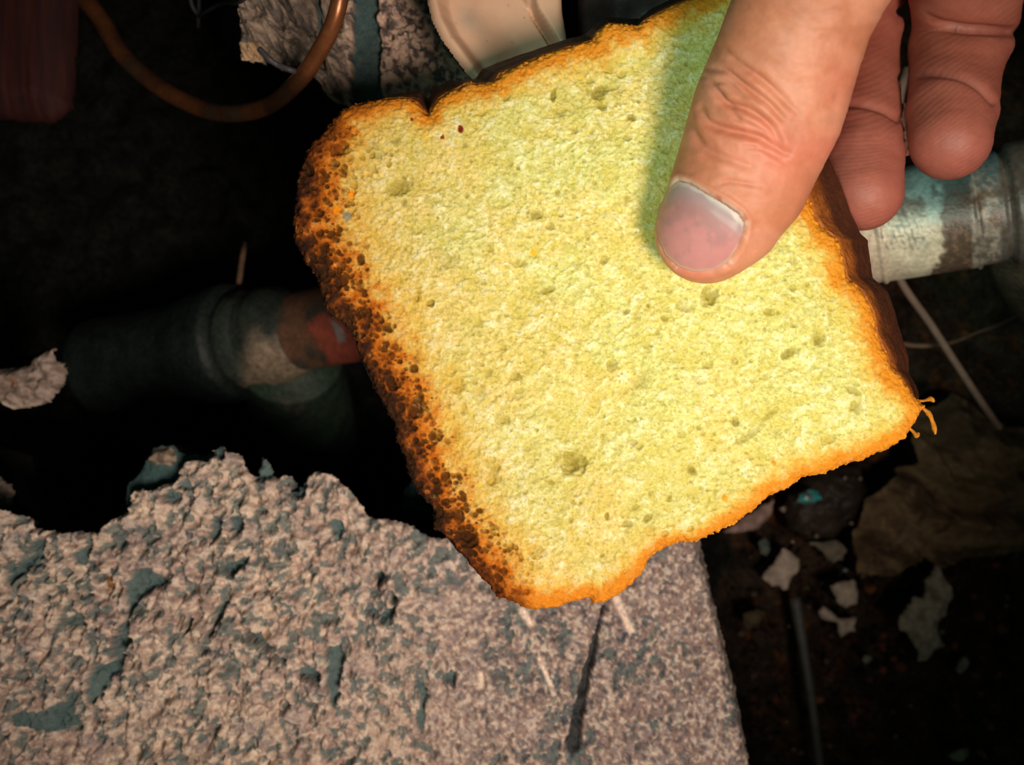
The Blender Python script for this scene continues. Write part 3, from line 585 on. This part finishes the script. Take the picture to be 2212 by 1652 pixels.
# ------------------------------------------------------------ the pipe
A0 = W(700, 705, -15.4); B0 = W(2000, 474, -8.1); dr = (B0-A0)/np.linalg.norm(B0-A0)
def atx(x):                     # place along the pipe axis that is seen at column x
    k = (x-CX)/F; t = (k*(D-A0[2])-A0[0])/(dr[0]+k*dr[2]); return t
side_ = np.cross(dr, [0, 0, 1]); side_ /= np.linalg.norm(side_); upv = np.cross(side_, dr)
def lathe(name, prof, m, parent, cf, seg=96, den=.05, dent=0):
    """prof: (column seen at, radius) stations along the pipe axis"""
    T = np.array([atx(x) for x, r in prof]); R = np.array([r for x, r in prof]); ts = []; rs = []
    for i in range(len(T)-1):
        k = max(1, int(abs(T[i+1]-T[i])/den)); ts += list(np.linspace(T[i], T[i+1], k, endpoint=False)); rs += list(np.linspace(R[i], R[i+1], k, endpoint=False))
    ts.append(T[-1]); rs.append(R[-1]); ts = np.array(ts); rs = np.array(rs); th = np.linspace(0, 2*np.pi, seg, endpoint=False)
    TT, TH = np.meshgrid(ts, th, indexing='ij'); RR = rs[:, None]*np.ones_like(TH)
    if dent: RR = RR+dent*(fbm(TT*8+90, TH*9+10, 5, 4, 380)-.5)
    V = A0+TT[..., None]*dr+RR[..., None]*(np.cos(TH)[..., None]*upv+np.sin(TH)[..., None]*side_)
    k = len(ts); f = [[i*seg+j, (i+1)*seg+j, (i+1)*seg+(j+1) % seg, i*seg+(j+1) % seg] for i in range(k-1) for j in range(seg)]
    f += [list(range(seg)), [(k-1)*seg+j for j in range(seg)][::-1]]
    V = V.reshape(-1, 3); kk = F/(D-V[:, 2]); return mesh(name, V, f, m, parent, cf(CX+V[:, 0]*kk, CY-V[:, 1]*kk, V))
pipe = empty('copper_pipe'); tag(pipe, 'thick weathered copper pipe with fittings passing behind the bread and fingers', 'pipe')
def cfl(x, y, V):               # left, copper with a scraped red patch
    n = fbm(x, y, 40, 4, 400); n2 = fbm(x*2, y*.5, 8, 3, 405)
    c = mixc((.20, .10, .06), (.09, .075, .06), ss(.4, .6, n)); q = polysdf(x+(n2-.5)*30, y+(n-.5)*30, [(660,700),(700,680),(735,690),(790,740),(780,800),(715,800),(690,740)])
    c = mixc(c, (.50, .12, .075), ss(-6, 8, q)); q = polysdf(x+(n2-.5)*8, y, [(712,692),(728,697),(742,712),(747,735),(733,742),(725,715)]); return mixc(c, (.45, .36, .34), ss(-2, 2, q))
lathe('pipe_run', [(600, 1.34), (1200, 1.34), (1870, 1.34)], M['pipe'], pipe, cfl, dent=.01)
def cft(x, y, V):
    n = fbm(x, y, 34, 4, 410); n2 = fbm(x, y, 9, 3, 415); c = mixc((.018, .030, .025), (.036, .041, .033), n); k = ss(700, 770, y+(n-.5)*60)*ss(505, 560, x)
    return mixc(c, mixc((.22, .15, .09), (.30, .24, .17), n2), k*.85)  # lighting in the colour: shaded dark top, lit warm underside
lathe('collar', [(520, 1.25), (524, 1.66), (536, 1.74), (552, 1.72), (566, 1.64), (578, 1.66), (590, 1.70), (606, 1.66), (628, 1.55), (645, 1.42), (652, 1.34)], M['wet'], pipe, cft, dent=.04)
def cfe(x, y, V): n = fbm(x, y, 40, 4, 420); return mixc((.006, .011, .009), (.013, .020, .017), n)
lathe('tee_fitting', [(215, 1.7), (220, 1.8), (330, 1.72), (400, 1.75), (455, 2.0), (500, 2.08), (520, 2.0), (524, 1.4)], M['wet'], pipe, cfe, seg=64, den=.2, dent=.12)
def tcd(V, t, th):
    kk = F/(D-V[:, 2]); x = CX+V[:, 0]*kk; y = CY-V[:, 1]*kk; n = fbm(x, y, 50, 4, 430); c = mixc((.022, .040, .026), (.034, .058, .038), n)
    q, _ = pathdist(x, y, [(590,830),(612,860),(632,895),(650,880)]); return mixc(c, (.10, .085, .07), ss(9, 4, q+(n-.5)*10)*.7)
br = tube('tee_branch', [W(628, 770, -16.5), W(640, 830, -18.5), W(655, 900, -21.), W(668, 950, -24.5)], [1.75, 1.85, 2.0, 2.1], M['wet'], pipe, seg=48, n=10, cf=tcd, rough=.02)
def cfr(x, y, V):               # right, painted white with blue-green tarnish
    n = fbm(x, y, 60, 4, 440, .6); n2 = fbm(x, y, 12, 3, 445, .65); n3 = fbm(x*.35, y*3, 12, 2, 448)
    c = mixc((.62, .50, .36), (.74, .62, .46), n2)
    g_ = ss(520, 400, y+(n-.5)*150-(x-1950)*.25); c = mixc(c, (.15, .30, .30), g_*.9)
    c = mixc(c, (.05, .07, .07), ss(.50, .62, n)*ss(520, 400, y)*.85)
    s_ = (np.abs(np.sin(x*.55+n*3)) > .86)*(n2 > .42)*((x < 1985) & (x > 1900) & (y < 540) & (y > 440)); c = mixc(c, (.10, .09, .08), s_*.55*1.0)
    s_ = (np.abs(np.sin((y+x*.24)*.5)) > .9)*((x < 2000) & (x > 1925) & (y < 520) & (y > 430))*(n2 > .4); c = mixc(c, (.10, .09, .08), s_*.6)
    e = ss(-8, 8, x-(2038-ss(540, 600, y)*40)+(n2-.5)*34+(n-.5)*30)
    br_ = mixc((.11, .05, .025), (.06, .05, .04), n2); br_ = mixc(br_, (.06, .13, .13), ss(470, 380, y+(n-.5)*120)*.8); br_ = mixc(br_, (.30, .15, .09), ss(.55, .7, n2)*ss(450, 520, y)*.6)
    c = mixc(c, br_, e*.95)
    e2 = ss(-3, 3, x-(2098+(y-450)*.03)); gr_ = mixc((.15, .12, .10), (.36, .29, .23), ss(.35, .65, n2)); gr_ = mixc(gr_, (.12, .06, .035), ss(.58, .68, n)*.8); gr_ = mixc(gr_, (.10, .17, .18), ss(430, 350, y+(n2-.5)*80)*.8)
    c = mixc(c, gr_, e2); e3 = ss(-3, 3, x-2160-(y-450)*.03); return mixc(c, mixc((.09, .05, .03), (.15, .14, .125), n2), e3)
lathe('painted_coupling', [(1840, 1.34), (1842, 1.42), (1892, 1.40), (1896, 1.46), (1902, 1.46), (1906, 1.41), (2000, 1.41), (2096, 1.41), (2101, 1.47), (2106, 1.44), (2108, 1.38), (2160, 1.36), (2164, 1.30), (2172, 1.30), (2178, 1.44), (2186, 1.50), (2215, 1.50), (2260, 1.5), (2500, 1.5)], M['pipe'], pipe, cfr, seg=160, den=.04, dent=.015)
tag(pipe.children[-1], 'coupling flaking white and blue-green over copper')
def ol(V, t, th): n = fbm(V[:, 0]*10+90, V[:, 1]*10+90, 9, 3, 460); return mixc((.045, .038, .022), (.075, .06, .04), n)
tube('elbow', [W(2235, 440, -9.3), W(2235, 520, -10.6), W(2262, 590, -12), W(2300, 660, -14), W(2340, 740, -18)], [1.2, 1.35, 1.35, 1.3, 1.3], M['wet'], pipe, seg=40, n=8, cf=ol)

# ------------------------------------------------------------ cords and rods, right
cordm = mat('tan_cord', (.30, .20, .15), .6, [(300, .12)], [(900, .006)])
tag(tube('cord', [W(*p) for p in [(1958,150,-11.5),(1948,190,-11.2),(1936,260,-12.0),(1912,400,-14),(1920,520,-14.5),(1945,605,-14),(2010,700,-15),(2065,785,-16),(2120,868,-17.5),(2160,925,-20)]], [.12]*10, cordm, None, seg=14, n=10), 'tan cord running down to the right from behind the pipe', 'cord')
thinm = mat('brown_thread', (.20, .125, .08), .6, [(300, .2)])
tag(tube('thin_wire', [W(*p) for p in [(1950,742,-17),(1975,746,-17),(2010,746,-17),(2060,738,-18),(2110,718,-19),(2160,700,-20),(2230,665,-22)]], [.09, .09, .085, .07, .05, .04, .03], thinm, None, seg=10, n=8), 'thin brown wire crossing under the tan cord', 'wire')
greyf = mat('grey_flake', (.09, .09, .095), .6, [(300, .3)])
rodm = mat('grey_rod', (.10, .095, .09), .5, [(300, .2)])
tag(tube('grey_rod', [W(*p) for p in [(1716,1290,-24.6),(1735,1400,-24.3),(1755,1530,-24.1),(1772,1670,-24),(1785,1790,-24)]], [.26, .21, .2, .2, .2], rodm, None, seg=16, n=8), 'slim dark grey rod lying down the rubble right of the plaster ledge', 'rod')

# ------------------------------------------------------------ rubble on the floor
def chip(name, L, z, th, c1, c2, lab, cat, group=None, m='plaster', step=4, rough_=.3, mot=.5, rag=3, seed=0, dome=.3):
    def hf(X, Y, d): return (fbm(X, Y, 22, 4, 500+seed)-.5)*rough_+dome*np.sqrt(np.clip(d/20, 0, 1))-.0, None
    c1 = np.minimum(np.array(c1)*1.45, .8); c2 = np.minimum(np.array(c2)*1.4, .7)
    def cf(X, Y, d, H, a): n = fbm(X, Y, 14, 3, 520+seed, .65); return mixc(c1, c2, ss(.5-mot*.3, .5+mot*.3, n))
    return tag(slab(name, L, z, step, hf, cf, th, M[m], rag=rag, skirt=tuple(np.array(c2)*.4), inset=.08), lab, cat, group)
z7 = lambda L: [(1580+x/3.304, 1000+y/3.304) for x, y in L]
G1 = 'plaster fragments scattered on the soil'
a, b = (.48, .37, .30), (.36, .28, .23)
chip('plaster_chip', z7([(370,610),(430,640),(490,690),(480,760),(430,810),(400,900),(370,905),(330,870),(290,885),(210,815),(300,700)]), -24.2, 1.2, a, b, 'pinkish plaster chip with a ragged foot beside the grey rod top', 'plaster chip', G1, seed=1)
chip('plaster_chip', z7([(705,880),(760,850),(880,830),(905,930),(890,1000),(820,1040),(760,1000),(740,950)]), -24, 1.2, (.50, .39, .30), (.38, .30, .24), 'squarish plaster chip above the bow-shaped chip', 'plaster chip', G1, seed=2)
chip('plaster_chip', z7([(610,1060),(650,1015),(710,1055),(760,1105),(890,1100),(870,1160),(885,1200),(840,1205),(780,1245),(750,1190),(755,1135),(690,1130),(640,1110)]), -24.2, 1., a, b, 'narrow bow-shaped plaster chip under the squarish chip', 'plaster chip', G1, seed=3, rag=2)
chip('plaster_chip', z7([(550,570),(650,560),(760,550),(820,610),(800,690),(720,715),(680,690),(640,620)]), -24.2, 1., (.20, .17, .12), (.13, .105, .08), 'dull brown-grey chip nearest the bread on the soil', 'plaster chip', G1, seed=4)
chip('plaster_flake', z7([(1455,700),(1510,800),(1560,870),(1580,950),(1540,1010),(1520,1090),(1470,1140),(1490,1260),(1525,1300),(1440,1350),(1390,1420),(1330,1410),(1335,1350),(1290,1280),(1255,1210),(1190,1190),(1200,1110),(1240,1040),(1300,960),(1375,960),(1390,890),(1380,830),(1430,780)]), -23.6, 1.6, (.33, .28, .21), (.20, .165, .12), 'large hook-shaped grey-beige plaster flake at the right', 'plaster chip', G1, seed=5, rough_=.5)
chip('plaster_chip', z7([(930,1410),(950,1370),(1000,1375),(1010,1400),(960,1435)]), -24.3, .8, (.24, .21, .15), (.16, .14, .1), 'tiny grey chip left of the hook-shaped flake foot', 'plaster chip', G1, seed=6, rag=1.5, dome=.15)
chip('plaster_chip', z7([(1605,1480),(1620,1420),(1660,1370),(1695,1410),(1690,1460),(1630,1510)]), -24.3, .8, (.30, .25, .21), (.22, .18, .15), 'small upright grey chip right of the hook-shaped flake foot', 'plaster chip', G1, seed=7, rag=1.5, dome=.15)
chip('plaster_chip', [(2048,1632),(2070,1620),(2090,1614),(2098,1630),(2078,1646),(2058,1642)], -24.3, .8, (.27, .25, .17), (.17, .15, .11), 'small yellowish-grey chip at the bottom right', 'plaster chip', G1, seed=8, rag=1.5, dome=.15)
chip('plaster_chip', [(1560,1150),(1600,1120),(1650,1090),(1672,1080),(1668,1110),(1640,1140),(1600,1150)], -24.0, 1.2, (.34, .22, .18), (.24, .15, .13), 'reddish-grey plaster chip touching the bread lower edge', 'plaster chip', G1, seed=9, rag=2)
chip('brown_chip', z7([(80,1070),(180,1040),(255,1060),(200,1130),(110,1190),(85,1150)]), -24.3, .9, (.075, .055, .03), (.05, .035, .02), 'olive-brown flat chip against the ledge right side', 'chip', seed=10, rag=2)
chip('plaster_chip', z7([(190,560),(230,530),(270,560),(275,620),(250,660),(200,640)]), -24.2, .9, (.13, .11, .08), (.04, .075, .07), 'small dark chip with a blue-green lower half near the ledge', 'plaster chip', G1, seed=11, rag=2, dome=.15)
for i, (L, lab) in enumerate((([(-20,845),(-20,805),(10,795),(60,790),(85,768),(105,757),(122,752),(122,778),(145,785),(148,800),(135,835),(110,866),(70,880),(30,884),(10,872)], 'brownish-grey rubble lump with a white left rim above the ledge'), ([(-20,1020),(5,1032),(28,1045),(36,1070),(34,1090),(0,1092),(-20,1090)], 'small rubble lump at the left edge just above the ledge'))):
    def hf(X, Y, d): return (fbm(X, Y, 18, 4, 540)-.5)*.55+.35*np.sqrt(np.clip(d/25, 0, 1)), None
    def cf(X, Y, d, H, a):
        n = fbm(X, Y, 11, 3, 545, .65); c = mixc((.22, .16, .13), (.42, .32, .27), ss(.35, .65, n))
        q = np.hypot(X-45, Y-825); c = mixc(c, (.38, .2, .1), ss(14, 6, q)*.7)
        k = ss(14, 2, d)*ss(90, 20, X-(Y-850)*.5)*ss(800, 830, Y)*(Y < 950); return mixc(c, (.66, .53, .43), k)
    tag(slab('rubble_lump', L, -9.6, 3, hf, cf, 15.5, M['plaster'], rag=4, skirt=(.008, .008, .007), inset=.2, lean=(-9, .3)), lab, 'rubble', 'rubble lumps on the left')
def clh(X, Y, d): return (fbm(X, Y, 100, 3, 561)-.5)*.3+.3*ss(0, 20, d), None
tag(slab('plaster_strip', [(-20,960),(40,975),(68,985),(82,1040),(110,1090),(150,1115),(140,1135),(90,1125),(40,1085),(20,1040),(-20,1020)], -16, 5, clh, lambda X, Y, d, H, a: mixc((.030, .028, .024), (.018, .018, .016), fbm(X, Y, 60, 2, 562)), 9, M['plaster'], rag=4, skirt=(.006, .006, .006)), 'faint grey curved strip sunk in the dark behind the ledge', 'rubble')
def tlh(X, Y, d): return .4*ss(0, 30, d)+(fbm(X, Y, 26, 3, 563)-.5)*.5, None
tag(slab('teal_flake', [(868,1105),(872,1060),(890,1040),(905,1050),(925,1085),(938,1095),(940,1122),(900,1124)], -13, 4, tlh, lambda X, Y, d, H, a: mixc((.03, .075, .075), (.045, .10, .10), fbm(X, Y, 20, 2, 564)), 12, M['plaster'], rag=4, skirt=(.01, .02, .02), inset=.2), 'dark teal paint flake wedged between ledge and burnt crust', 'paint flake')
# crumpled dry leaf litter
def lfh(X, Y, d):
    u = (fbm(X, Y, 200, 2, 571)-.5)*140; r = np.hypot(X-2200+u, (Y-880+u*.6)*1.25)
    return .55*np.sin(r/17)*ss(.3, .7, fbm(X, Y, 90, 2, 572))+(fbm(X, Y, 70, 4, 573, .6)-.5)*1.9+.6*ss(0, 40, d), r
def lfc(X, Y, d, H, r): n = fbm(X, Y, 40, 4, 575, .6); k = ss(.3, .7, .5+.5*np.sin(r/9+n*5)); return mixc(mixc((.18, .11, .06), (.23, .15, .08), k), (.06, .038, .024), ss(.52, .4, n)*.7)
tag(slab('dry_leaf', [(1850,1240),(1848,1150),(1870,1080),(1920,1040),(1975,1000),(1960,950),(1985,900),(2050,850),(2120,880),(2170,920),(2300,930),(2320,1180),(2200,1190),(2100,1205),(2030,1225),(1990,1200),(1950,1235),(1890,1245)], -23.2, 4, lfh, lfc, 2.4, M['plaster'], rag=6, ragf=30, skirt=(.03, .02, .012)), 'large crumpled brown dry leaf to the right of the bread', 'leaf')
# dark stone with a glassy teal shard
def sth(X, Y, d): return 1.1*np.sqrt(np.clip(d/60, 0, 1))+(fbm(X, Y, 40, 4, 581)-.5)*.6, None
def stc(X, Y, d, H, a): n = fbm(X, Y, 30, 3, 583); return mixc((.05, .032, .022), (.028, .018, .014), n)
tag(slab('dark_stone', [(1690,1100),(1700,1060),(1760,1010),(1850,1000),(1870,1050),(1850,1110),(1800,1160),(1740,1165),(1700,1140)], -24.3, 4, sth, stc, 1.5, M['wet'], rag=5, skirt=(.02, .012, .01)), 'dark brown wet stone peeking out under the bread lower edge', 'stone')
def shc(X, Y, d, H, a): n = fbm(X, Y, 10, 2, 585); return mixc((.16, .24, .24), (.05, .42, .40), ss(.4, .7, n+(X-1745)/120))
tag(slab('glazed_shard', [(1720,1084),(1728,1068),(1748,1058),(1768,1062),(1776,1076),(1760,1086),(1740,1090)], -22.2, 3, lambda X, Y, d: ((fbm(X, Y, 14, 3, 586)-.5)*.35+.15*ss(0, 8, d), None), shc, .5, M['teal'], rag=2, skirt=(.05, .12, .12)), 'shiny turquoise glazed shard lying on the dark wet stone', 'shard')
def bead(px, py, z, r, m, name, lab, cat, group=None, seed=0, c=None):
    bm = bmesh.new(); bmesh.ops.create_icosphere(bm, subdivisions=2, radius=1); rr = np.random.default_rng(seed); k = rr.normal(0, 1, (3, 3))
    V = np.array([v.co[:] for v in bm.verts]); f = [[v.index for v in q.verts] for q in bm.faces]; bm.free()
    V = V*(1+.22*np.sin(V@k*1.7).sum(1)/1.5)[:, None]*np.array([1, rr.uniform(.7, 1), .7]); V = V*r+W(px, py, z)
    o = mesh(name, V, f, m, None, smooth=False); return tag(o, lab, cat, group)
glint = mat('quartz_glint', (.30, .2, .15), .12, [(900, .3)], [(900, .03)], 1.0)
for i, (x, y, r, lab) in enumerate(((1690,1099,.16,'bright pinkish glassy grain at the left end of the wet stone'),(1838,1130,.11,'glassy tan grain at the right shoulder of the wet stone'),(1763,1157,.10,'glassy grain at the foot of the wet stone'),(1712,1170,.11,'tan grain just above the ragged pinkish chip'),(1826,1033,.09,'glassy grain high on the wet stone near the bread'),(1858,1034,.09,'rightmost glassy grain near the bread lower edge'),(1968,1525,.10,'white glassy grain low in the soil below the hook-shaped flake'),(1716,1620,.08,'white grain by the grey rod bottom'))):
    bead(x, y, -23.2 if y < 1160 else -24.6, r*.85, glint, 'glassy_grain', lab, 'grain', 'glassy grains in the rubble', 30+i)
bead(1826, 1231, -24.4, .1, M['glass'], 'green_bead', 'tiny green glass bead between the squarish chip and the leaf', 'bead', None, 60)
# red-brown crumbs of brick
brick = mat('brick_crumb', (.20, .065, .022), .8, [(300, .3)], [(500, .03)])
rr = np.random.default_rng(12); k = 0
BL = ['brick crumb just below the tip of the grey rod side chips', 'brick crumb left of the foot of the hook-shaped flake', 'brick crumb above and left of the tiny grey chip', 'brick crumb right of the tiny grey chip, nearer the flake', 'brick crumb directly right of the tiny grey chip', 'brick crumb just below the tiny grey chip', 'brick crumb close to the right of the grey rod', 'brick crumb beside the widest part of the hook-shaped flake', 'brick crumb right of the middle of the hook-shaped flake', 'rightmost brick crumb level with the middle of the hook-shaped flake', 'brick crumb between the flake foot and the small upright chip', 'brick crumb touching the small upright grey chip', 'brick crumb right of the small upright grey chip', 'lone brick crumb low and left, between rod and glassy grain', 'brick crumb below the small upright grey chip', 'brick crumb under the lower edge of the dry leaf, far right', 'brick crumb far down at the right, above the yellowish chip', 'brick crumb left of the hook-shaped flake, below the dry leaf', 'brick crumb off the right flank of the flake foot', 'lowest brick crumb, beside the yellowish-grey chip']
BR = [(1908,1372),(1945,1440),(1904,1395),(1930,1422),(1906,1447),(1877,1466),(1767,1510),(2104,1290),(2116,1332),(2162,1358),(2118,1418),(2107,1458),(2158,1456),(1843,1545),(2120,1500),(2152,1220),(2140,1570),(1878,1272),(2060,1395),(2118,1625)]
for i, (x, y) in enumerate(BR):
    bead(x, y, -24.7, rr.uniform(.14, .27), brick, 'brick_crumb', 'red-brown '+BL[i], 'crumb', 'brick crumbs on the soil', 100+i)
# uncounted grit
V = []; f = []
for i in range(900):
    x = rr.uniform(1590, 2230); y = rr.uniform(1050, 1700); r = rr.uniform(.03, .14); p = W(x, y, -25.3+rr.uniform(-.2, .5)); o = rr.normal(0, 1, (6, 3))*.25
    q = (np.array([(1, 0, 0), (-1, 0, 0), (0, 1, 0), (0, -1, 0), (0, 0, 1), (0, 0, -1)])+o)*r+p; n0 = len(V); V += q.tolist()
    f += [[n0+a, n0+b, n0+c] for a, b, c in ((0, 2, 4), (2, 1, 4), (1, 3, 4), (3, 0, 4), (2, 0, 5), (1, 2, 5), (3, 1, 5), (0, 3, 5))]
V = np.array(V); cc_ = np.repeat(mixc((.03, .018, .012), (.32, .22, .17), np.clip(rr.random(900)**7, 0, 1)), 6, 0)
tag(mesh('grit', V, f, M['soil'], None, cc_, smooth=False), 'fine dark grit over the soil at the lower right', 'grit', None, 'stuff')
